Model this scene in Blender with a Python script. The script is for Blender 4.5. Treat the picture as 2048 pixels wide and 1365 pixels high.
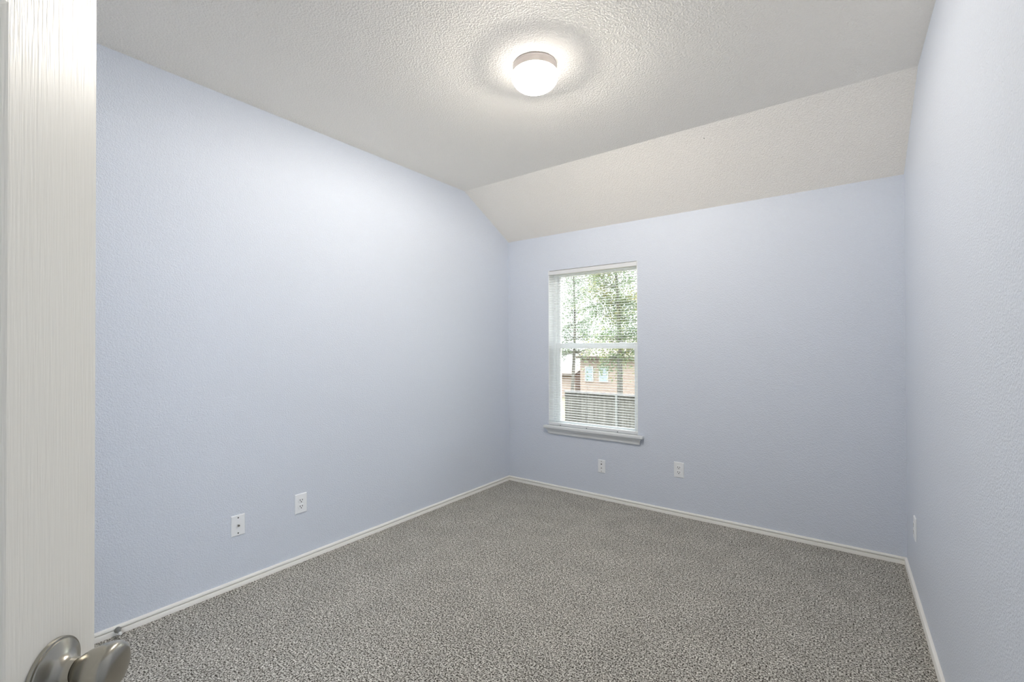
import bpy, bmesh, math, random
from mathutils import Vector, Matrix, noise

S = bpy.context.scene
C = S.collection
for o in list(bpy.data.objects):
    bpy.data.objects.remove(o, do_unlink=True)
R = math.radians
PI = math.pi

# ------------------------------------------------------------------ camera
cam_d = bpy.data.cameras.new('camera')
cam = bpy.data.objects.new('camera', cam_d)
C.objects.link(cam)
YAW, PITCH, ROLL = 0.634031, 0.006681, -0.002647
cam_d.sensor_width = 36.0
cam_d.lens = 36.0 * 905.872 / 2048.0
cam_d.shift_y = 5.524 / 2048.0
cam_d.clip_start = 0.02
cam_d.clip_end = 300
fwd = Vector((-math.sin(YAW) * math.cos(PITCH), math.cos(YAW) * math.cos(PITCH), math.sin(PITCH)))
rgt = Vector((math.cos(YAW), math.sin(YAW), 0))
upv = rgt.cross(fwd)
r2 = rgt * math.cos(ROLL) + upv * math.sin(ROLL)
u2 = -rgt * math.sin(ROLL) + upv * math.cos(ROLL)
M = Matrix((r2, u2, -fwd)).transposed().to_4x4()
M.translation = Vector((0, 0, 1.21))
cam.matrix_world = M
S.camera = cam

# ------------------------------------------------------------------ world: overcast white sky
W = bpy.data.worlds.new('overcast_sky')
S.world = W
W.use_nodes = True
bg = W.node_tree.nodes['Background']
# overcast luminance: pale at the horizon, brighter towards the zenith
wn = W.node_tree
w_tc = wn.nodes.new('ShaderNodeTexCoord')
w_sp = wn.nodes.new('ShaderNodeSeparateXYZ')
w_mr = wn.nodes.new('ShaderNodeMapRange')
w_mr.inputs['From Min'].default_value = 0.0
w_mr.inputs['From Max'].default_value = 1.0
w_mr.inputs['To Min'].default_value = 1.3
w_mr.inputs['To Max'].default_value = 17.0
wn.links.new(w_tc.outputs['Generated'], w_sp.inputs[0])
w_pw = wn.nodes.new('ShaderNodeMath'); w_pw.operation = 'POWER'; w_pw.use_clamp = True
w_pw.inputs[1].default_value = 1.5
wn.links.new(w_sp.outputs['Z'], w_pw.inputs[0])
wn.links.new(w_pw.outputs[0], w_mr.inputs['Value'])
wn.links.new(w_mr.outputs['Result'], bg.inputs['Strength'])
bg.inputs['Color'].default_value = (0.93, 0.97, 1.0, 1)

LAMP_W = 50.5
GLOW = 5.8
FILL_W = 50.0
S.view_settings.view_transform = 'Standard'
S.view_settings.look = 'None'
S.view_settings.gamma = 1.0
S.view_settings.exposure = 0.46
S.view_settings.use_curve_mapping = False
S.cycles.max_bounces = 16
S.cycles.diffuse_bounces = 8
S.cycles.glossy_bounces = 4
S.cycles.transmission_bounces = 8
S.cycles.transparent_max_bounces = 24
S.cycles.caustics_reflective = False
S.cycles.caustics_refractive = False
S.cycles.sample_clamp_indirect = 6.0
S.cycles.use_denoising = True

# ------------------------------------------------------------------ materials
def lin(r, g, b):
    def f(c):
        c /= 255.0
        return c / 12.92 if c <= 0.04045 else ((c + 0.055) / 1.055) ** 2.4
    return (f(r), f(g), f(b), 1)

def mat(name, col, rough=0.5, metal=0.0, spec=0.5):
    m = bpy.data.materials.new(name)
    m.use_nodes = True
    b = m.node_tree.nodes['Principled BSDF']
    b.inputs['Base Color'].default_value = col
    b.inputs['Roughness'].default_value = rough
    b.inputs['Metallic'].default_value = metal
    b.inputs['Specular IOR Level'].default_value = spec
    return m

def nd(m, t, **kw):
    n = m.node_tree.nodes.new(t)
    for k, v in kw.items():
        setattr(n, k, v)
    return n

def lk(m, a, b):
    m.node_tree.links.new(a, b)

def coords(m, scale=(1, 1, 1)):
    tc = nd(m, 'ShaderNodeTexCoord')
    mp = nd(m, 'ShaderNodeMapping')
    mp.inputs['Scale'].default_value = scale
    lk(m, tc.outputs['Object'], mp.inputs['Vector'])
    return mp.outputs['Vector']

def noise_tex(m, vec, scale, detail=2.0, rough=0.5):
    n = nd(m, 'ShaderNodeTexNoise')
    n.inputs['Scale'].default_value = scale
    n.inputs['Detail'].default_value = detail
    n.inputs['Roughness'].default_value = rough
    lk(m, vec, n.inputs['Vector'])
    return n.outputs['Fac']

def ramp(m, fac, stops):
    r = nd(m, 'ShaderNodeValToRGB')
    e = r.color_ramp.elements
    while len(e) < len(stops):
        e.new(0.5)
    for i, (p, c) in enumerate(stops):
        e[i].position = p
        e[i].color = c
    lk(m, fac, r.inputs['Fac'])
    return r.outputs['Color']

def bump(m, h, strength, dist):
    b = nd(m, 'ShaderNodeBump')
    b.inputs['Strength'].default_value = strength
    b.inputs['Distance'].default_value = dist
    lk(m, h, b.inputs['Height'])
    lk(m, b.outputs['Normal'], m.node_tree.nodes['Principled BSDF'].inputs['Normal'])

def textured_paint(name, col, rough, scale, dist, spec=0.5, strength=1.0):
    m = mat(name, col, rough, spec=spec)
    v = coords(m)
    n = noise_tex(m, v, scale, 2.5, 0.55)
    h = ramp(m, n, [(0.36, (0, 0, 0, 1)), (0.66, (1, 1, 1, 1))])
    bump(m, h, strength, dist)
    return m

M_wall = textured_paint('pale_blue_wall_paint', (0.67, 0.715, 0.795, 1), 0.40, 170, 0.0012, 0.35)
M_ceil = textured_paint('textured_ceiling_paint', (0.97, 0.93, 0.86, 1), 0.75, 130, 0.0018, 0.2)
M_trim = mat('white_trim_paint', (0.86, 0.845, 0.80, 1), 0.35)
M_sill = mat('white_sill_paint', (0.72, 0.74, 0.75, 1), 0.35)
M_vinyl = mat('white_window_vinyl', (0.95, 0.96, 0.97, 1), 0.4)
M_plate = mat('white_plastic_plate', (0.84, 0.86, 0.88, 1), 0.3)
M_dark = mat('dark_slot', (0.02, 0.02, 0.02, 1), 0.6)
M_screw = mat('dark_screw_steel', (0.10, 0.10, 0.10, 1), 0.4, 0.8)
M_jack = mat('jack_nickel', (0.45, 0.44, 0.42, 1), 0.35, 0.9)
M_pan = mat('brushed_lamp_nickel', (0.58, 0.54, 0.525, 1), 0.5, 0.6)
M_tip = mat('white_rubber', (0.75, 0.75, 0.72, 1), 0.6)
M_stopmetal = mat('grey_stop_metal', (0.30, 0.30, 0.28, 1), 0.45, 0.7)

# carpet: mixed grey twisted pile
M_carpet = mat('grey_carpet_pile', (0.3, 0.3, 0.28, 1), 0.95, spec=0.05)
v = coords(M_carpet)
n1 = noise_tex(M_carpet, v, 160, 3.0, 0.65)
c1 = ramp(M_carpet, n1, [(0.39, lin(44, 40, 35)), (0.46, lin(140, 136, 129)), (0.53, lin(205, 202, 195)), (0.62, lin(240, 238, 231))])
n2 = noise_tex(M_carpet, v, 6, 5.0, 0.65)
c2 = ramp(M_carpet, n2, [(0.34, (0.85, 0.85, 0.85, 1)), (0.64, (1, 1, 1, 1))])
mx = nd(M_carpet, 'ShaderNodeMix', data_type='RGBA', blend_type='MULTIPLY')
mx.inputs[0].default_value = 1.0
n3 = noise_tex(M_carpet, v, 62, 2.0, 0.6)
c3 = ramp(M_carpet, n3, [(0.38, (0.74, 0.73, 0.71, 1)), (0.60, (1.06, 1.06, 1.05, 1))])
mx3 = nd(M_carpet, 'ShaderNodeMix', data_type='RGBA', blend_type='MULTIPLY')
mx3.inputs[0].default_value = 1.0
lk(M_carpet, c1, mx3.inputs[6]); lk(M_carpet, c3, mx3.inputs[7])
c1 = mx3.outputs[2]
lk(M_carpet, c1, mx.inputs[6]); lk(M_carpet, c2, mx.inputs[7])
lk(M_carpet, mx.outputs[2], M_carpet.node_tree.nodes['Principled BSDF'].inputs['Base Color'])
bump(M_carpet, n1, 1.0, 0.004)

# door: white paint over embossed vertical grain
M_door = mat('white_door_paint', (0.95, 0.935, 0.87, 1), 0.36, spec=0.5)
v = coords(M_door, (1, 1, 0.035))
n = noise_tex(M_door, v, 380, 2.0, 0.5)
bump(M_door, n, 1.0, 0.0005)

# satin nickel knob, turned (fine circular brushing about its axis)
M_nickel = mat('satin_nickel', (0.44, 0.42, 0.37, 1), 0.25, 1.0)
M_nickel.node_tree.nodes['Principled BSDF'].inputs['Anisotropic'].default_value = 0.35

# blind slats: thin white aluminium/vinyl that glows a little with daylight behind it
def translucent(name, col, rough, amount):
    m = mat(name, col, rough)
    nt = m.node_tree
    t = nd(m, 'ShaderNodeBsdfTranslucent')
    t.inputs['Color'].default_value = col
    mix = nd(m, 'ShaderNodeMixShader')
    mix.inputs[0].default_value = amount
    lk(m, nt.nodes['Principled BSDF'].outputs[0], mix.inputs[1])
    lk(m, t.outputs[0], mix.inputs[2])
    lk(m, mix.outputs[0], nt.nodes['Material Output'].inputs['Surface'])
    return m
M_slat = translucent('white_blind_slat', (0.90, 0.91, 0.91, 1), 0.35, 0.4)
M_rail = mat('white_blind_rail', (0.72, 0.73, 0.74, 1), 0.4)
M_cord = mat('white_cord', (0.75, 0.75, 0.73, 1), 0.8)

def clear_glass(name):
    m = bpy.data.materials.new(name)
    m.use_nodes = True
    nt = m.node_tree
    nt.nodes.remove(nt.nodes['Principled BSDF'])
    t = nd(m, 'ShaderNodeBsdfTransparent')
    t.inputs['Color'].default_value = (0.95, 0.97, 0.96, 1)
    g = nd(m, 'ShaderNodeBsdfGlossy')
    g.inputs['Roughness'].default_value = 0.02
    f = nd(m, 'ShaderNodeFresnel')
    f.inputs['IOR'].default_value = 1.3
    mix = nd(m, 'ShaderNodeMixShader')
    lk(m, f.outputs[0], mix.inputs[0]); lk(m, t.outputs[0], mix.inputs[1]); lk(m, g.outputs[0], mix.inputs[2])
    lk(m, mix.outputs[0], nt.nodes['Material Output'].inputs['Surface'])
    return m
M_glass = clear_glass('window_glass')

# lamp shade: clear ribbed pressed glass that glows, strongest round the top beside the bulbs
M_shade = bpy.data.materials.new('ribbed_pressed_glass')
M_shade.use_nodes = True
nt = M_shade.node_tree
nt.nodes.remove(nt.nodes['Principled BSDF'])
tr = nd(M_shade, 'ShaderNodeBsdfTransparent'); tr.inputs['Color'].default_value = (0.97, 0.96, 0.95, 1)
gl = nd(M_shade, 'ShaderNodeBsdfGlossy'); gl.inputs['Roughness'].default_value = 0.15
gl.inputs['Color'].default_value = (0.9, 0.88, 0.87, 1)
fr = nd(M_shade, 'ShaderNodeFresnel'); fr.inputs['IOR'].default_value = 1.5
m1 = nd(M_shade, 'ShaderNodeMixShader')
lk(M_shade, fr.outputs[0], m1.inputs[0]); lk(M_shade, tr.outputs[0], m1.inputs[1]); lk(M_shade, gl.outputs[0], m1.inputs[2])
tc_ = nd(M_shade, 'ShaderNodeTexCoord'); sp_ = nd(M_shade, 'ShaderNodeSeparateXYZ')
lk(M_shade, tc_.outputs['Object'], sp_.inputs[0])
at_ = nd(M_shade, 'ShaderNodeMath', operation='ARCTAN2')
mu_ = nd(M_shade, 'ShaderNodeMath', operation='MULTIPLY'); mu_.inputs[1].default_value = 64.0
si_ = nd(M_shade, 'ShaderNodeMath', operation='SINE')
rb_ = nd(M_shade, 'ShaderNodeMapRange')
rb_.inputs['From Min'].default_value = -1; rb_.inputs['From Max'].default_value = 1
rb_.inputs['To Min'].default_value = 0.0; rb_.inputs['To Max'].default_value = 0.35
lk(M_shade, sp_.outputs[1], at_.inputs[0]); lk(M_shade, sp_.outputs[0], at_.inputs[1])
lk(M_shade, at_.outputs[0], mu_.inputs[0]); lk(M_shade, mu_.outputs[0], si_.inputs[0])
lk(M_shade, si_.outputs[0], rb_.inputs['Value'])
bd_ = nd(M_shade, 'ShaderNodeMapRange')
bd_.inputs['From Min'].default_value = -0.116; bd_.inputs['From Max'].default_value = -0.070
bd_.inputs['To Min'].default_value = 0.0; bd_.inputs['To Max'].default_value = GLOW
lk(M_shade, sp_.outputs[2], bd_.inputs['Value'])
ad_ = nd(M_shade, 'ShaderNodeMath', operation='ADD')
lk(M_shade, rb_.outputs['Result'], ad_.inputs[0]); lk(M_shade, bd_.outputs['Result'], ad_.inputs[1])
em_ = nd(M_shade, 'ShaderNodeEmission'); em_.inputs['Color'].default_value = (1.0, 0.95, 0.90, 1)
lk(M_shade, ad_.outputs[0], em_.inputs['Strength'])
as_ = nd(M_shade, 'ShaderNodeAddShader')
lk(M_shade, m1.outputs[0], as_.inputs[0]); lk(M_shade, em_.outputs[0], as_.inputs[1])
lk(M_shade, as_.outputs[0], nt.nodes['Material Output'].inputs['Surface'])

# frosted bulb: lets the light inside it out and glows
M_bulb = bpy.data.materials.new('lit_frosted_bulb')
M_bulb.use_nodes = True
nt = M_bulb.node_tree
nt.nodes.remove(nt.nodes['Principled BSDF'])
t_ = nd(M_bulb, 'ShaderNodeBsdfTransparent')
e_ = nd(M_bulb, 'ShaderNodeEmission')
e_.inputs['Color'].default_value = (1, 0.95, 0.88, 1)
e_.inputs['Strength'].default_value = 9.0
a_ = nd(M_bulb, 'ShaderNodeAddShader')
lk(M_bulb, t_.outputs[0], a_.inputs[0]); lk(M_bulb, e_.outputs[0], a_.inputs[1])
lk(M_bulb, a_.outputs[0], nt.nodes['Material Output'].inputs['Surface'])

# ------------------------------------------------------------------ mesh helpers
def box(bm, x0, x1, y0, y1, z0, z1, mtx=None):
    vs = [Vector((x, y, z)) for z in (z0, z1) for y in (y0, y1) for x in (x0, x1)]
    if mtx:
        vs = [mtx @ q for q in vs]
    v = [bm.verts.new(q) for q in vs]
    for f in ((0, 2, 3, 1), (4, 5, 7, 6), (0, 1, 5, 4), (2, 6, 7, 3), (0, 4, 6, 2), (1, 3, 7, 5)):
        bm.faces.new([v[i] for i in f])

def loft(bm, rings, closed=True, cap=True):
    R_ = [[bm.verts.new(q) for q in r] for r in rings]
    n = len(R_[0])
    for a, b in zip(R_, R_[1:]):
        for i in range(n if closed else n - 1):
            j = (i + 1) % n
            bm.faces.new((a[i], a[j], b[j], b[i]))
    if cap:
        bm.faces.new(list(reversed(R_[0])))
        bm.faces.new(R_[-1])
    return R_

def lathe(bm, prof, n=48, mtx=None, cap=True, rib=None):
    """prof: list of (radius, height) about local Z."""
    rings = []
    for k, (r, h) in enumerate(prof):
        ring = []
        for i in range(n):
            a = 2 * PI * i / n
            rr = r
            if rib:
                rr = r * (1 + rib(k, i))
            q = Vector((rr * math.cos(a), rr * math.sin(a), h))
            ring.append(mtx @ q if mtx else q)
        rings.append(ring)
    loft(bm, rings, True, cap)

def tube(bm, pts, rad, n=8):
    pts = [Vector(q) for q in pts]
    rings = []
    for i, q in enumerate(pts):
        t = (pts[min(i + 1, len(pts) - 1)] - pts[max(i - 1, 0)]).normalized()
        ref = Vector((0, 0, 1)) if abs(t.z) < 0.9 else Vector((1, 0, 0))
        a = t.cross(ref).normalized(); b_ = t.cross(a)
        r = rad[i] if isinstance(rad, (list, tuple)) else rad
        rings.append([q + a * (r * math.cos(2 * PI * k / n)) + b_ * (r * math.sin(2 * PI * k / n)) for k in range(n)])
    loft(bm, rings)

def obj(name, bm, material, parent=None, smooth=False, bevel=0.0, seg=2):
    bmesh.ops.recalc_face_normals(bm, faces=bm.faces[:])
    me = bpy.data.meshes.new(name)
    bm.to_mesh(me); bm.free()
    me.materials.append(material)
    if smooth:
        for p in me.polygons:
            p.use_smooth = True
    o = bpy.data.objects.new(name, me)
    C.objects.link(o)
    if parent:
        o.parent = parent
    if bevel:
        b = o.modifiers.new('bevel', 'BEVEL')
        b.width = bevel; b.segments = seg; b.limit_method = 'ANGLE'; b.angle_limit = R(40)
    return o

def smooth_angle(o, deg=35):
    me = o.data
    bm = bmesh.new(); bm.from_mesh(me)
    for e in bm.edges:
        if len(e.link_faces) == 2 and e.calc_face_angle(0) > R(deg):
            e.smooth = False
    for f in bm.faces:
        f.smooth = True
    bm.to_mesh(me); bm.free()

def tag(o, label=None, cat=None, group=None, kind=None):
    if label: o['label'] = label
    if cat: o['category'] = cat
    if group: o['group'] = group
    if kind: o['kind'] = kind
    return o

def empty(name, mtx):
    o = bpy.data.objects.new(name, None)
    o.empty_display_size = 0.05
    C.objects.link(o)
    o.matrix_world = mtx
    return o

NB = bmesh.new

# ------------------------------------------------------------------ room dimensions
XL, XR, YB, YF = -2.4726, 0.2693, 3.31403, -0.40
H, HB, YC, BB = 2.4714, 2.1639, 2.7211, 0.0390
KL, KR = 0.00487, -0.00488
SL = (H - HB) / (YB - YC)
TW = 0.12           # thickness of inner walls
TB = 0.20           # thickness of the outer (window) wall
def xl(y): return XL + KL * (y - YB)
def xr(y): return XR + KR * (y - YB)

# floor (carpet), running out through the doorway into the hall
bm = NB()
box(bm, XL - 0.3, XR + 0.3, -1.75, YB + TB, -0.06, 0.0)
tag(obj('floor', bm, M_carpet), 'grey speckled twisted pile carpet covering the whole bedroom floor', 'carpet', kind='structure')

# side walls with the profile of the clipped ceiling
def side_wall(name, xf, sgn, lab):
    bm = NB()
    ys = [(YF - TW, 0), (YB, 0), (YB, HB), (YC, H), (YF - TW, H)]
    inner = [Vector((xf(y), y, z)) for y, z in ys]
    outer = [Vector((xf(y) + sgn * TW, y, z)) for y, z in ys]
    loft(bm, [inner, outer])
    tag(obj(name, bm, M_wall), lab, 'wall', kind='structure')
side_wall('wall_left', xl, -1, 'long pale blue wall on the left with two white wall plates')
side_wall('wall_right', xr, 1, 'pale blue wall along the right edge of the view')

# back wall with the window opening
WX0, WX1, WZ0, WZ1 = -2.048, -1.261, 0.524, 1.859
bm = NB()
x0, x1 = XL - TW, XR + TW
def top(y): return HB - SL * (y - YB)
box(bm, x0, WX0, YB, YB + TB, 0, WZ1)
box(bm, WX1, x1, YB, YB + TB, 0, WZ1)
box(bm, WX0, WX1, YB, YB + TB, 0, WZ0)
prof = [(YB, WZ1), (YB + TB, WZ1), (YB + TB, top(YB + TB)), (YB, HB)]
loft(bm, [[Vector((x0, y, z)) for y, z in prof], [Vector((x1, y, z)) for y, z in prof]])
bmesh.ops.remove_doubles(bm, verts=bm.verts[:], dist=1e-5)
tag(obj('wall_back', bm, M_wall), 'pale blue end wall with the window in it', 'wall', kind='structure')

# front wall behind the camera, with the doorway
DX0, DX1, DZ = -1.005, -0.212, 2.045
bm = NB()
fx0, fx1 = xl(YF), xr(YF)
box(bm, fx0, DX0, YF - TW, YF, 0, H)
box(bm, DX1, fx1, YF - TW, YF, 0, H)
box(bm, DX0, DX1, YF - TW, YF, DZ, H)
tag(obj('wall_front', bm, M_wall), 'pale blue wall with the doorway behind the viewer', 'wall', kind='structure')

# hall beyond the doorway
bm = NB()
box(bm, -1.9, 0.6, -1.75, -1.65, 0, H)
box(bm, -2.0, -1.9, -1.75, YF - TW, 0, H)
box(bm, 0.6, 0.7, -1.75, YF - TW, 0, H)
tag(obj('wall_hall', bm, M_wall), 'hall walls beyond the doorway', 'wall', kind='structure')

# ceiling: flat part and clipped slope
bm = NB()
prof = [(-1.75, H), (YC, H), (YB + TB, top(YB + TB)), (YB + TB, top(YB + TB) + 0.12), (YC, H + 0.12), (-1.75, H + 0.12)]
loft(bm, [[Vector((XL - TW - .02, y, z)) for y, z in prof], [Vector((0.72, y, z)) for y, z in prof]])
tag(obj('ceiling', bm, M_ceil), 'off-white textured ceiling, flat then sloping down to the window wall', 'ceiling', kind='structure')

# baseboards
BP = [(0.0004, 0.0), (0.0115, 0.0), (0.0115, 0.0205), (0.0108, 0.0218), (0.0050, 0.0222), (0.0046, 0.0258),
      (0.0118, 0.0264), (0.0128, 0.0285), (0.0126, 0.0325), (0.0105, 0.0365), (0.0060, BB), (0.0004, BB)]
def baseboard(name, p0, p1, nrm, m0, m1, lab):
    p0 = Vector((*p0, 0)); p1 = Vector((*p1, 0)); n = Vector((*nrm, 0)).normalized()
    d = (p1 - p0).normalized()
    bm = NB()
    loft(bm, [[p0 + n * o + d * (o * m0) + Vector((0, 0, z)) for o, z in BP],
              [p1 + n * o - d * (o * m1) + Vector((0, 0, z)) for o, z in BP]])
    o = obj(name, bm, M_trim)
    smooth_angle(o, 30)
    tag(o, lab, 'baseboard', kind='structure')
baseboard('baseboard_left', (xl(YF), YF), (xl(YB), YB), (1, -KL), 1, 1, 'low white baseboard along the left wall')
baseboard('baseboard_back', (xl(YB), YB), (xr(YB), YB), (0, -1), 1, 1, 'low white baseboard below the window wall')
baseboard('baseboard_right', (xr(YB), YB), (xr(YF), YF), (-1, KR), 1, 1, 'low white baseboard along the right wall')
baseboard('baseboard_front', (xl(YF), YF), (DX0 - 0.06, YF), (0, 1), 1, 0, 'low white baseboard beside the doorway')

# door casing and jamb
bm = NB()
for a, b_ in ((DX0 - 0.057, DX0), (DX1, DX1 + 0.057)):
    box(bm, a, b_, YF, YF + 0.014, 0, DZ + 0.057)
box(bm, DX0, DX1, YF, YF + 0.014, DZ, DZ + 0.057)
tag(obj('trim_1', bm, M_trim, bevel=0.003), 'white casing around the doorway', 'trim', kind='structure')

# ------------------------------------------------------------------ open door in the left foreground
DE = Vector((-0.7503, 0.1472, 0))            # latch edge, room-side face
DD = Vector((-0.6988, 0.7154, 0)).normalized()   # from hinge to latch edge
DN = Vector((0.7154, 0.6988, 0)).normalized()    # out of the room-side face
DW = 0.745
# local frame: x from latch edge towards the hinge, y into the leaf, z up
DM = Matrix((-DD, -DN, Vector((0, 0, 1)))).transposed().to_4x4()
DM.translation = DE
def door_leaf():
    bm = NB()
    z0, z1, th = 0.012, 2.03, 0.035
    st = 0.1145
    mw = 0.10
    pw = (DW - 2 * st - mw) / 2
    cols = [(st, st + pw), (st + pw + mw, DW - st)]
    rows = [(0.235, 0.735), (0.840, 1.555), (1.66, 1.905)]
    xs = sorted({0, DW, *[c for p in cols for c in p]})
    zs = sorted({z0, z1, *[c for p in rows for c in p]})
    g = {}
    def V(x, y, z):
        k = (round(x, 5), round(y, 5), round(z, 5))
        if k not in g:
            g[k] = bm.verts.new(k)
        return g[k]
    for side in (0, 1):
        y = 0 if side == 0 else th
        s = 1 if side == 0 else -1
        for i in range(len(xs) - 1):
            for j in range(len(zs) - 1):
                a, b_, c, d = xs[i], xs[i + 1], zs[j], zs[j + 1]
                if (a, b_) in cols and (c, d) in rows:
                    steps = [(0, 0), (0.010, 0.0028), (0.018, 0.0034), (0.026, 0.0034), (0.050, 0.0008)]
                    for (e0, h0), (e1, h1) in zip(steps, steps[1:]):
                        q0 = [(a + e0, c + e0), (b_ - e0, c + e0), (b_ - e0, d - e0), (a + e0, d - e0)]
                        q1 = [(a + e1, c + e1), (b_ - e1, c + e1), (b_ - e1, d - e1), (a + e1, d - e1)]
                        for k in range(4):
                            l = (k + 1) % 4
                            bm.faces.new((V(q0[k][0], y + s * h0, q0[k][1]), V(q0[l][0], y + s * h0, q0[l][1]),
                                          V(q1[l][0], y + s * h1, q1[l][1]), V(q1[k][0], y + s * h1, q1[k][1])))
                    e1, h1 = steps[-1]
                    bm.faces.new([V(x, y + s * h1, z) for x, z in ((a + e1, c + e1), (b_ - e1, c + e1), (b_ - e1, d - e1), (a + e1, d - e1))])
                else:
                    bm.faces.new((V(a, y, c), V(b_, y, c), V(b_, y, d), V(a, y, d)))
    for j in range(len(zs) - 1):
        for x in (0, DW):
            bm.faces.new((V(x, 0, zs[j]), V(x, th, zs[j]), V(x, th, zs[j + 1]), V(x, 0, zs[j + 1])))
    for i in range(len(xs) - 1):
        for z in (z0, z1):
            bm.faces.new((V(xs[i], 0, z), V(xs[i + 1], 0, z), V(xs[i + 1], th, z), V(xs[i], th, z)))
    return bm
door = obj('door_1', door_leaf(), M_door, bevel=0.0012)
door.matrix_world = DM
tag(door, 'white wood-grained panel door standing open at the left edge', 'door', kind='structure')

KZ = 0.852
KM = Matrix.Translation((0.0615, 0, KZ)) @ Matrix.Rotation(PI / 2, 4, 'X')   # local +z -> out of the face (-y)
bm = NB()
kp = [(0.0098, 0.0256), (0.0126, 0.0258), (0.0160, 0.0305), (0.0192, 0.0360), (0.0216, 0.0415), (0.0236, 0.0470), (0.0250, 0.0525), (0.0256, 0.0565),
      (0.0255, 0.0590), (0.0247, 0.0618), (0.0231, 0.0641), (0.0209, 0.0657), (0.0182, 0.0668), (0.0120, 0.0680), (0.0060, 0.0686), (0.0008, 0.0687)]
lathe(bm, kp, 64, KM)
knob = obj('doorknob', bm, M_nickel, door, smooth=True)
smooth_angle(knob, 50)
knob['label'] = 'satin nickel egg-shaped knob'
bm = NB()
rp = [(0.0005, 0.0002), (0.0345, 0.0002), (0.0345, 0.0034), (0.0340, 0.0042), (0.0322, 0.0046), (0.0317, 0.0058), (0.0285, 0.0072), (0.0240, 0.0090), (0.0200, 0.0108), (0.0170, 0.0128),
      (0.0149, 0.0152), (0.0137, 0.0178), (0.0130, 0.0205), (0.0127, 0.0246), (0.0120, 0.0250), (0.0095, 0.0250), (0.0092, 0.0262), (0.0005, 0.0262)]
lathe(bm, rp, 64, KM)
rose = obj('rose', bm, M_nickel, knob, smooth=True)
smooth_angle(rose, 32)

# ------------------------------------------------------------------ window
WIN = Matrix.Identity(4)
win = empty('window_1', Matrix.Translation((WX0, YB, WZ0)))
tag(win, 'single white vinyl sash window in the end wall', 'window', kind='structure')
def wpart(name, bm, m, parent=win, bevel=0.0, smooth=False):
    o = obj(name, bm, m, None, bevel=bevel, smooth=smooth)
    o.parent = parent
    inv = Matrix.Translation((-WX0, -YB, -WZ0))
    o.data.transform(inv)
    return o
def wsub(name, bm, m, parent, bevel=0.0):
    o = obj(name, bm, m, None, bevel=bevel)
    o.parent = parent
    o.data.transform(Matrix.Translation((-WX0, -YB, -WZ0)))
    return o
def ring(bm, x0, x1, z0, z1, y0, y1, l, r, b_, t):
    box(bm, x0, x0 + l, y0, y1, z0, z1)
    box(bm, x1 - r, x1, y0, y1, z0, z1)
    box(bm, x0 + l, x1 - r, y0, y1, z0, z0 + b_)
    box(bm, x0 + l, x1 - r, y0, y1, z1 - t, z1)
g = 0.0005
bm = NB()   # white reveal boards lining the opening
ring(bm, WX0 + g, WX1 - g, WZ0 + g, WZ1 - g, YB + 0.001, YB + 0.085, 0.004, 0.004, 0.001, 0.0005)
wpart('jamb', bm, M_vinyl)
bm = NB()
ring(bm, WX0 + g, WX1 - g, WZ0 + g, WZ1 - g, YB + 0.085, YB + 0.185, 0.022, 0.022, 0.022, 0.022)
wpart('window_frame', bm, M_vinyl, bevel=0.002)
ZM = 1.216
bm = NB()
ring(bm, WX0 + 0.024, WX1 - 0.024, WZ0 + 0.018, ZM + 0.022, YB + 0.088, YB + 0.118, 0.033, 0.035, 0.026, 0.042)
lower = wpart('lower_sash', bm, M_vinyl, bevel=0.002)
bm = NB()
box(bm, WX0 + 0.05, WX1 - 0.05, YB + 0.100, YB + 0.104, WZ0 + 0.040, ZM - 0.015)
wsub('glass_pane', bm, M_glass, lower)
bm = NB()
ring(bm, WX0 + 0.024, WX1 - 0.024, ZM - 0.018, WZ1 - 0.024, YB + 0.126, YB + 0.156, 0.012, 0.012, 0.042, 0.018)
upper = wpart('upper_sash', bm, M_vinyl, bevel=0.002)
bm = NB()
box(bm, WX0 + 0.03, WX1 - 0.03, YB + 0.138, YB + 0.142, ZM + 0.02, WZ1 - 0.035)
wsub('glass_pane', bm, M_glass, upper)
for fx in (0.2, 0.8):
    bm = NB()
    cx = WX0 + (WX1 - WX0) * fx
    box(bm, cx - 0.028, cx + 0.028, YB + 0.094, YB + 0.112, ZM + 0.0225, ZM + 0.032)
    wpart('sash_lock', bm, M_vinyl, bevel=0.003)
# stool (inner sill) with horns and a bed-moulded apron
bm = NB()
box(bm, -2.078, -1.213, YB - 0.045, YB - 0.0005, 0.520, 0.543)
box(bm, WX0 + 0.001, WX1 - 0.001, YB - 0.0005, YB + 0.0845, WZ0 + 0.002, 0.543)
wpart('window_sill', bm, M_sill, bevel=0.005)
bm = NB()
ap = [(0.001, 0.5195), (0.034, 0.5195), (0.033, 0.514), (0.026, 0.506), (0.020, 0.494), (0.017, 0.484), (0.016, 0.475), (0.012, 0.471), (0.001, 0.471)]
loft(bm, [[Vector((-2.031 - o * 0.9, YB - o, z)) for o, z in ap], [Vector((-1.257 + o * 0.9, YB - o, z)) for o, z in ap]])
o = wpart('apron', bm, M_sill)

# ------------------------------------------------------------------ mini blind
BX0, BX1 = WX0 + 0.002, WX1 - 0.003
BYC = YB + 0.006
HR0, HR1 = 1.8205, 1.8525
blind = empty('window_blind', Matrix.Translation((BX0, BYC, HR0)))
tag(blind, 'white mini blind with open slats hanging in the window', 'window blind')
BI = Matrix.Translation((-BX0, -BYC, -HR0))
def bpart(name, bm, m, bevel=0.0, smooth=False, parent=blind):
    o = obj(name, bm, m, None, smooth=smooth, bevel=bevel)
    o.data.transform(BI)
    o.parent = parent
    return o
bm = NB()
box(bm, BX0, BX1, BYC - 0.013, BYC + 0.030, HR0, HR1)
bpart('headrail', bm, M_rail, 0.002)
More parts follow.
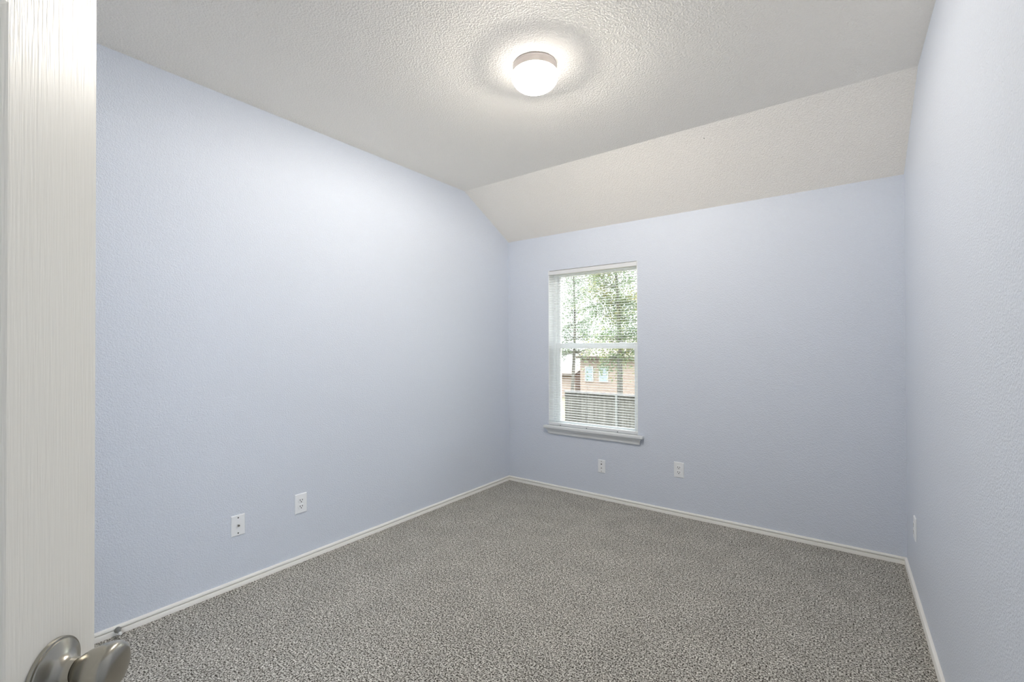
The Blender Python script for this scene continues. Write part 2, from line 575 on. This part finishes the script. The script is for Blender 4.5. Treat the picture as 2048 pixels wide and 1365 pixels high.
# a gently crowned slat, about its own centre
NS = 61
ZT, ZB_ = HR0 - 0.016, 0.586
bm = NB()
tilt = R(-2)
sec = []
for i in range(7):
    t = -1 + 2 * i / 6
    sec.append((t * 0.0125, 0.0016 * (1 - t * t)))
lo = [(y, z - 0.0006) for y, z in reversed(sec)]
def srow(x):
    out = []
    for y, z in sec + lo:
        out.append(Vector((x, y * math.cos(tilt) - z * math.sin(tilt), y * math.sin(tilt) + z * math.cos(tilt))))
    return out
loft(bm, [srow(0.0), srow(BX1 - BX0)])
slat = obj('slat', bm, M_slat, blind)
smooth_angle(slat, 40)
slat.location = (0, 0, ZT - HR0)
for i in range(1, NS):
    c = slat.copy()
    C.objects.link(c)
    c.parent = blind
    c.location = (0, 0, ZT - HR0 + (ZB_ - ZT) * i / (NS - 1))
bm = NB()
box(bm, BX0, BX1, BYC - 0.013, BYC + 0.011, 0.546, 0.568)
brail = bpart('bottom_rail', bm, M_rail, 0.003)
for fx in (0.15, 0.46, 0.80):
    cx = BX0 + (BX1 - BX0) * fx
    for dy in (-0.0142, 0.0142):
        bm = NB()
        tube(bm, [(cx, BYC + dy, HR0), (cx, BYC + dy, 0.565)], 0.0006, 5)
        bpart('ladder_cord', bm, M_cord)
    bm = NB()
    lathe(bm, [(0.0035, 0), (0.0035, 0.0035), (0.001, 0.0035)], 12, Matrix.Translation((cx, BYC - 0.0125, 0.549)) @ Matrix.Rotation(PI / 2, 4, 'X'))
    bpart('cord_plug', bm, M_screw, parent=brail)

# ------------------------------------------------------------------ ceiling lamp
LX, LY = -1.112, 1.691
lamp = empty('ceiling_light', Matrix.Translation((LX, LY, H)) @ Matrix.Scale(1.025, 4))
tag(lamp, 'round flush ceiling light with nickel pan and ribbed glass bowl, lit', 'ceiling light')
bm = NB()
lathe(bm, [(0.002, -0.0005), (0.0935, -0.0005), (0.0955, -0.003), (0.0955, -0.008), (0.0940, -0.010), (0.0940, -0.031), (0.0955, -0.034), (0.0950, -0.037), (0.0915, -0.038), (0.0895, -0.036), (0.0895, -0.004), (0.002, -0.004)], 72)
o = obj('pan', bm, M_pan, lamp, smooth=True); smooth_angle(o, 35)
bm = NB()
prof = []
a_, b_ = 0.1015, 0.067
prof.append((0.0905, -0.0385)); prof.append((0.0985, -0.0400))
NK = 26
for k in range(NK + 1):
    t = PI / 2 * k / NK
    prof.append((max(a_ * max(math.cos(t), 0.0) ** 0.86, 0.001), -0.044 - b_ * math.sin(t)))
def rib(k, i):
    if k < 3 or k > 19: return 0.0
    w = min(1, (k - 2) / 3, (20 - k) / 3)
    return 0.012 * w * (1 if i % 4 in (0, 1) else -1)
lathe(bm, prof, 256, rib=rib, cap=True)
bm.faces.ensure_lookup_table()
for f in [f for f in bm.faces if len(f.verts) > 4 and f.calc_center_median().z > -0.06]:
    bm.faces.remove(f)
o = obj('glass_shade', bm, M_shade, lamp, smooth=True)
for sx in (-1, 1):
    bm = NB()
    lathe(bm, [(0.010, 0.0), (0.011, 0.012), (0.016, 0.022), (0.022, 0.034), (0.0235, 0.046), (0.019, 0.058), (0.010, 0.065), (0.001, 0.067)], 24,
          Matrix.Translation((sx * 0.018, 0, -0.048)) @ Matrix.Rotation(R(90) * sx, 4, 'Y') @ Matrix.Translation((0, 0, -0.008)))
    obj('bulb', bm, M_bulb, lamp, smooth=True)
ld = bpy.data.lights.new('bulb_light', 'POINT')
ld.energy = LAMP_W
ld.color = (1.0, 0.945, 0.87)
ld.shadow_soft_size = 0.0215
lo_ = bpy.data.objects.new('bulb_light', ld)
C.objects.link(lo_)
lo_.parent = lamp
lo_.location = (0, 0, -0.038)

# added unseen fill light past the doorway, to brighten the lower left wall
hd = bpy.data.lights.new('added_fill_light', 'POINT')
hd.energy = FILL_W
hd.color = (0.92, 0.96, 1.0)
hd.shadow_soft_size = 0.25
ho = bpy.data.objects.new('added_fill_light', hd)
C.objects.link(ho)
ho.location = (0.25, -1.2, 2.05)

# ------------------------------------------------------------------ wall plates and outlets
# local frame of a plate: x along the wall (to the viewer's right), y up, z out of the wall
def wall_frame(pos, right, nrm):
    m = Matrix((Vector(right).normalized(), Vector((0, 0, 1)), Vector(nrm).normalized())).transposed().to_4x4()
    m.translation = Vector(pos)
    return m
def plate_mesh(w, h, t=0.0062, b=0.004):
    bm = NB()
    rings = []
    for ins, z in ((0, 0.0003), (0, 0.0022), (b * 0.45, t - 0.0010), (b, t)):
        rings.append([Vector((sx * (w / 2 - ins), sy * (h / 2 - ins), z)) for sx, sy in ((-1, -1), (1, -1), (1, 1), (-1, 1))])
    loft(bm, rings)
    return bm
def disc(r, t, z, x=0, y=0, n=20, inner=None):
    bm = NB()
    mt = Matrix.Translation((x, y, z))
    if inner:
        lathe(bm, [(r, 0), (r, t), (inner, t), (inner, t * 0.3), (0.0004, t * 0.3)], n, mt)
    else:
        lathe(bm, [(r, -0.0005), (r, t * 0.7), (r * 0.75, t), (0.0003, t)], n, mt)
    return bm
def outlet(mtx, label, w=0.070, h=0.109, bulge=False):
    t = empty('power_outlet', mtx)
    tag(t, label, 'outlet', 'duplex power outlets low on the walls')
    obj('plate', plate_mesh(w, h), M_plate, t)
    for sy in (1, -1):
        bm = NB()
        cy = sy * 0.0172 + 0.0
        # rounded receptacle face, flattened top and bottom
        pts = []
        for i in range(32):
            a = 2 * PI * i / 32
            pts.append((0.0172 * math.cos(a), max(-0.0125, min(0.0125, 0.0172 * math.sin(a)))))
        loft(bm, [[Vector((x, cy + y, 0.0055)) for x, y in pts], [Vector((x, cy + y, 0.0076)) for x, y in pts], [Vector((x * .94, cy + y * .94, 0.0083)) for x, y in pts]])
        r = obj('receptacle', bm, M_plate, t)
        for sx, hh in ((-0.0066, 0.0098), (0.0066, 0.0080)):
            bm = NB()
            box(bm, sx - 0.0016, sx + 0.0016, cy + 0.0025 - hh / 2, cy + 0.0025 + hh / 2, 0.0070, 0.00855)
            obj('slot', bm, M_dark, r)
        obj('ground_hole', disc(0.0030, 0.0006, 0.0081, 0, cy - 0.0075, 12), M_dark, r)
    obj('screw', disc(0.0030, 0.0012, 0.0062, 0, 0, 14), M_plate, t)
    return t
nL = (1, -KL, 0); rL = (KL, 1, 0)          # left wall: viewer's right is towards the end wall
nBk = (0, -1, 0); rBk = (1, 0, 0)
nR = (-1, KR, 0); rR = (KR, -1, 0)         # right wall: viewer's right is towards the camera
outlet(wall_frame((xl(1.3565), 1.3565, 0.330), rL, nL), 'white duplex power outlet on the left wall, right of the cable plate')
outlet(wall_frame((-0.960, YB, 0.3285), rBk, nBk), 'white duplex power outlet on the end wall, right of the window')
outlet(wall_frame((xr(2.937), 2.937, 0.322), rR, nR), 'white duplex power outlet seen edge-on on the right wall')

p = empty('cable_plate', wall_frame((xl(1.0285), 1.0285, 0.310), rL, nL))
tag(p, 'white coaxial cable plate on the left wall, left of the outlet', 'cable plate')
obj('plate', plate_mesh(0.066, 0.104), M_plate, p)
for y in (0.0385, -0.0385):
    obj('screw', disc(0.0034, 0.0014, 0.0062, 0, y, 16), M_screw, p)
j = obj('coax_jack', disc(0.0052, 0.009, 0.0060, 0, 0, 18, inner=0.0030), M_jack, p)
obj('jack_hole', disc(0.0030, 0.0008, 0.0096, 0, 0, 12), M_dark, j)

p = empty('phone_plate', wall_frame((-1.558, YB, 0.262), rBk, nBk))
tag(p, 'narrow white plate with a column of dark jacks below the window', 'phone plate')
obj('plate', plate_mesh(0.062, 0.103), M_plate, p)
for y, m_, r_ in ((0.0385, M_screw, 0.0030), (-0.0385, M_jack, 0.0036)):
    obj('screw', disc(r_, 0.0014, 0.0062, 0, y, 16), m_, p)
obj('jack', disc(0.0050, 0.0016, 0.0060, 0, 0.0175, 16), M_dark, p)
obj('jack', disc(0.0036, 0.0016, 0.0060, 0, -0.0135, 16), M_dark, p)

# door stop screwed to the left baseboard
ds = empty('door_stop', wall_frame((xl(0.557) + 0.0115, 0.557, 0.0225), rL, nL))
tag(ds, 'small grey cone-shaped door stop on the left baseboard beside the open door', 'door stop')
bm = NB()
lathe(bm, [(0.0120, 0.0), (0.0120, 0.002), (0.0105, 0.005), (0.0060, 0.024), (0.0052, 0.036), (0.001, 0.036)], 24, Matrix.Translation((0, 0, 0.0003)))
o = obj('base', bm, M_stopmetal, ds); smooth_angle(o, 40)
bm = NB()
lathe(bm, [(0.0056, 0.0352), (0.0068, 0.038), (0.0068, 0.044), (0.0050, 0.047), (0.001, 0.048)], 20)
o = obj('tip', bm, M_tip, ds); smooth_angle(o, 40)

# nails left in the plaster
def nail(mtx, label, r=0.003):
    bm = NB()
    lathe(bm, [(r, 0.0), (r, 0.0008), (r * 0.7, 0.0016), (0.0003, 0.0019)], 12)
    o = obj('nail', bm, M_screw)
    o.matrix_world = mtx
    tag(o, label, 'nail')
ny = YC + (H - 2.4195) / SL
sl_n = Vector((0, -SL, -1)).normalized()
nm = Matrix((Vector((1, 0, 0)), sl_n.cross(Vector((1, 0, 0))), sl_n)).transposed().to_4x4()
YN = 2.8010
nm.translation = Vector((-0.6585, YN, H - (YN - YC) * SL))
nail(nm, 'tiny dark nail head in the sloping ceiling above the window wall', 0.0026)
nail(wall_frame((-2.0813, YB, 1.9083), rBk, nBk), 'tiny nail head just left of the top of the window', 0.0014)

# ------------------------------------------------------------------ outdoors, seen through the blind
GZ = -2.67
M_grass = mat('winter_lawn', (0.094, 0.088, 0.053, 1), 0.95)
v = coords(M_grass)
lk(M_grass, ramp(M_grass, noise_tex(M_grass, v, 3, 5), [(0.3, (0.058, 0.058, 0.029, 1)), (0.7, (0.152, 0.129, 0.082, 1))]), M_grass.node_tree.nodes['Principled BSDF'].inputs['Base Color'])
bm = NB()
box(bm, -60, 40, YB + 0.6, 80, GZ - 0.2, GZ)
tag(obj('ground', bm, M_grass), 'lawn outside the window', 'ground', kind='structure')

def wood(name, a, b_):
    m = mat(name, a, 0.85)
    v = coords(m, (1, 1, 0.06))
    lk(m, ramp(m, noise_tex(m, v, 9, 4), [(0.3, a), (0.7, b_)]), m.node_tree.nodes['Principled BSDF'].inputs['Base Color'])
    return m
M_fence = wood('weathered_grey_fence', (0.050, 0.047, 0.041, 1), (0.111, 0.105, 0.094, 1))
M_fence2 = wood('brown_fence', (0.117, 0.076, 0.053, 1), (0.187, 0.129, 0.094, 1))
M_post = mat('pale_fence_post', (0.125, 0.130, 0.125, 1), 0.8)
M_cap = mat('grey_cap_rail', (0.120, 0.120, 0.124, 1), 0.7)

FY = 19.3
fence = empty('wooden_fence', Matrix.Translation((-11.0, FY, GZ)))
tag(fence, 'weathered grey board fence with a cap rail across the yard outside', 'fence')
bm = NB()
random.seed(3)
x = 0.0
while x < 14.0:
    w = 0.138
    hgt = 1.66 + random.uniform(-0.012, 0.012)
    box(bm, x, x + w, 0, 0.018, 0.02, hgt)
    x += 0.144
obj('boards', bm, M_fence, fence)
bm = NB()
box(bm, 0, 14.0, -0.10, 0.05, 1.700, 1.74)
obj('cap_rail', bm, M_cap, fence)
bm = NB()
box(bm, 0, 14.0, -0.04, -0.001, 1.50, 1.59)
obj('rail', bm, M_fence, fence)
for px in (2.70, 5.05, 7.55, 10.05, 12.55):
    bm = NB()
    box(bm, px - 0.05, px + 0.05, -0.145, -0.042, 0.0, 1.69)
    obj('post', bm, M_post, fence)

sf = empty('side_fence', Matrix.Translation((-11.1, FY - 0.2, GZ)))
tag(sf, 'brown board fence at the left of the yard outside, meeting the grey fence', 'fence')
bm = NB()
y = 0.0
while y > -9:
    box(bm, -0.018, 0, y - 0.138, y, 0.02, 1.72 + random.uniform(-0.012, 0.012))
    y -= 0.144
obj('boards', bm, M_fence2, sf)
bm = NB()
box(bm, 0.0, 0.05, -9, 0, 1.45, 1.54)
obj('rail', bm, M_fence2, sf)

# brick house behind the fence
M_brick = mat('brown_brick', (0.205, 0.129, 0.094, 1), 0.9)
br = nd(M_brick, 'ShaderNodeTexBrick')
br.inputs['Color1'].default_value = (0.215, 0.150, 0.122, 1)
br.inputs['Color2'].default_value = (0.265, 0.190, 0.158, 1)
br.inputs['Mortar'].default_value = (0.304, 0.275, 0.246, 1)
br.inputs['Scale'].default_value = 1.0
br.inputs['Brick Width'].default_value = 0.22
br.inputs['Row Height'].default_value = 0.075
br.inputs['Mortar Size'].default_value = 0.010
tc = nd(M_brick, 'ShaderNodeTexCoord')
sp = nd(M_brick, 'ShaderNodeSeparateXYZ'); cb = nd(M_brick, 'ShaderNodeCombineXYZ')
ad = nd(M_brick, 'ShaderNodeMath', operation='ADD')
lk(M_brick, tc.outputs['Object'], sp.inputs[0])
lk(M_brick, sp.outputs[0], ad.inputs[0]); lk(M_brick, sp.outputs[1], ad.inputs[1])
lk(M_brick, ad.outputs[0], cb.inputs[0]); lk(M_brick, sp.outputs[2], cb.inputs[1])
lk(M_brick, cb.outputs[0], br.inputs['Vector'])
lk(M_brick, br.outputs['Color'], M_brick.node_tree.nodes['Principled BSDF'].inputs['Base Color'])
M_shingle = wood('brown_roof_shingles', (0.070, 0.052, 0.043, 1), (0.105, 0.082, 0.068, 1))
M_siding = mat('white_house_siding', (0.480, 0.491, 0.503, 1), 0.7)
M_pane = mat('pale_reflecting_pane', (0.246, 0.293, 0.328, 1), 0.08, spec=0.9)
M_wtrim = mat('white_house_trim', (0.439, 0.445, 0.445, 1), 0.6)

def house(name, X0, X1, Y0, Y1, ze, zr, mw, mr, label, wins=(), overhang=0.35):
    t = empty(name, Matrix.Translation((X0, Y0, GZ)))
    tag(t, label, 'house')
    L, D = X1 - X0, Y1 - Y0
    e, r = ze - GZ, zr - GZ
    bm = NB()
    prof = [(0, 0), (D, 0), (D, e), (D / 2, r - 0.06), (0, e)]
    loft(bm, [[Vector((0, y, z)) for y, z in prof], [Vector((L, y, z)) for y, z in prof]])
    obj('wall', bm, mw, t)
    bm = NB()
    o_ = overhang
    s = (r - e) / (D / 2)
    prof = [(-o_, e - s * o_), (D / 2, r), (D + o_, e - s * o_), (D + o_, e - s * o_ + 0.14), (D / 2, r + 0.14), (-o_, e - s * o_ + 0.14)]
    prof = [(y, z + 0.01) for y, z in prof]
    loft(bm, [[Vector((-o_ * .5, y, z)) for y, z in prof], [Vector((L + o_ * .5, y, z)) for y, z in prof]])
    obj('roof', bm, mr, t)
    for (a, b_, c, d) in wins:
        bm = NB()
        a -= X0; b_ -= X0; c -= GZ; d -= GZ
        ring(bm, a, b_, c, d, -0.05, -0.001, 0.05, 0.05, 0.05, 0.05)
        box(bm, a + 0.05, b_ - 0.05, -0.045, -0.001, (c + d) / 2 - 0.02, (c + d) / 2 + 0.02)
        f = obj('window', bm, M_wtrim, t)
        bm = NB()
        box(bm, a + 0.05, b_ - 0.05, -0.03, -0.002, c + 0.05, d - 0.05)
        obj('pane', bm, M_pane, f)
    return t
house('brick_house', -15.27, -3.0, 29.0, 37.0, 0.50, 1.90, M_brick, M_shingle,
      'brown brick house with a shingled roof behind the grey fence', [(-14.88, -14.24, -1.26, -0.20), (-13.80, -13.12, -1.26, -0.20), (-10.9, -10.0, -1.35, -0.2)])
house('shed', -20.5, -16.5, 30.5, 33.5, -0.88, -0.38, M_brick, M_shingle,
      'low brown building left of the brick house, behind a slim tree trunk')
house('white_house', -27.0, -16.8, 36.0, 44.0, 0.9, 1.9, M_siding, M_siding,
      'white-sided house far behind, left of the brick house')

# trees
M_bark = wood('grey_bark', (0.058, 0.053, 0.044, 1), (0.117, 0.105, 0.090, 1))
def leaf_mat(name, a, b_, c):
    m = translucent(name, a, 0.5, 0.45)
    v = coords(m)
    col = ramp(m, noise_tex(m, v, 0.9, 3), [(0.30, a), (0.52, b_), (0.68, c)])
    lk(m, col, m.node_tree.nodes['Principled BSDF'].inputs['Base Color'])
    for n_ in m.node_tree.nodes:
        if n_.type == 'BSDF_TRANSLUCENT':
            lk(m, col, n_.inputs['Color'])
    return m
M_leaf_a = leaf_mat('grey_green_leaves', (0.088, 0.123, 0.076, 1), (0.129, 0.164, 0.105, 1), (0.199, 0.216, 0.129, 1))
M_leaf_b = leaf_mat('mixed_autumn_leaves', (0.076, 0.117, 0.064, 1), (0.129, 0.170, 0.088, 1), (0.281, 0.252, 0.099, 1))

def tree(name, base, topo, rtrunk, crown_c, crown_r, nleaf, nbranch, leafm, label, seed, leaf=0.12):
    rnd = random.Random(seed)
    t = empty(name, Matrix.Translation(base))
    tag(t, label, 'tree')
    B = Vector(base)
    bm = NB()
    pts, rad = [], []
    for i in range(12):
        f = i / 11
        q = Vector(topo) * f
        q += Vector((math.sin(f * 5 + seed) * 0.07, math.cos(f * 4 + seed) * 0.07, 0))
        pts.append(q); rad.append(rtrunk * (1.15 - 0.85 * f))
    tube(bm, pts, rad, 8)
    obj('trunk', bm, M_bark, t, smooth=True)
    tips = []
    bm = NB()
    for k in range(nbranch):
        f = rnd.uniform(0.38, 0.97)
        i = min(10, int(f * 11)); st = pts[i]
        a = rnd.uniform(0, 2 * PI)
        ln = rnd.uniform(0.8, 1.0) * crown_r[0] * (1.05 - 0.45 * f)
        d = Vector((math.cos(a), math.sin(a), rnd.uniform(-0.15, 0.75))).normalized()
        br_ = [st]
        q = st.copy()
        for s_ in range(5):
            d = (d + Vector((rnd.uniform(-.3, .3), rnd.uniform(-.3, .3), rnd.uniform(-.25, .15)))).normalized()
            q = q + d * ln / 5
            br_.append(q.copy())
            tips.append(q.copy())
        r0 = rtrunk * 0.34 * (1.2 - f)
        tube(bm, br_, [r0, r0 * .8, r0 * .6, r0 * .45, r0 * .3, r0 * .15], 5)
        for s_ in range(3):
            st2 = br_[rnd.randint(2, 4)]
            e2 = st2 + Vector((rnd.uniform(-1, 1), rnd.uniform(-1, 1), rnd.uniform(-.6, .7))) * ln * 0.3
            tube(bm, [st2, (st2 + e2) / 2 + Vector((0, 0, .03)), e2], [r0 * .3, r0 * .2, r0 * .1], 4)
            tips.append(e2)
    obj('branches', bm, M_bark, t)
    bm = NB()
    cc = Vector(crown_c); cr = crown_r
    n = 0
    while n < nleaf:
        if rnd.random() < 0.75 and tips:
            q = rnd.choice(tips) + Vector((rnd.gauss(0, .28), rnd.gauss(0, .28), rnd.gauss(0, .22)))
        else:
            a = Vector((rnd.gauss(0, 1), rnd.gauss(0, 1), rnd.gauss(0, 1))).normalized() * rnd.random() ** 0.4
            q = cc + Vector((a.x * cr[0], a.y * cr[0], a.z * cr[1]))
        if noise.noise((q + B) * 1.1) < -0.22:
            continue
        ax = Vector((rnd.gauss(0, 1), rnd.gauss(0, 1), rnd.gauss(0, .8) - .4)).normalized()
        sd = ax.cross(Vector((rnd.gauss(0, 1), rnd.gauss(0, 1), rnd.gauss(0, 1)))).normalized()
        nr = ax.cross(sd)
        l = leaf * rnd.uniform(0.7, 1.3); w = l * rnd.uniform(0.22, 0.34)
        p0 = bm.verts.new(q); p1 = bm.verts.new(q + ax * l * .5 + sd * w + nr * w * .35); p2 = bm.verts.new(q + ax * l); p3 = bm.verts.new(q + ax * l * .5 - sd * w + nr * w * .35)
        bm.faces.new((p0, p1, p2)); bm.faces.new((p0, p2, p3))
        n += 1
    f = obj('foliage', bm, leafm, t)
    return t
tree('slim_tree', (-14.20, 25.9, GZ), (0.1, 0.1, 9.6), 0.11, (0, 0, 6.5), (2.2, 3.0), 5200, 44, M_leaf_a,
     'slim sparse tree at the left of the window view, behind the fence', 5)
tree('leafy_tree', (-8.75, 20.9, GZ), (-0.45, 0.1, 9.4), 0.15, (0.0, 0, 5.2), (2.3, 3.2), 9800, 50, M_leaf_b,
     'fuller green and yellow tree at the right of the window view, behind the fence', 11)
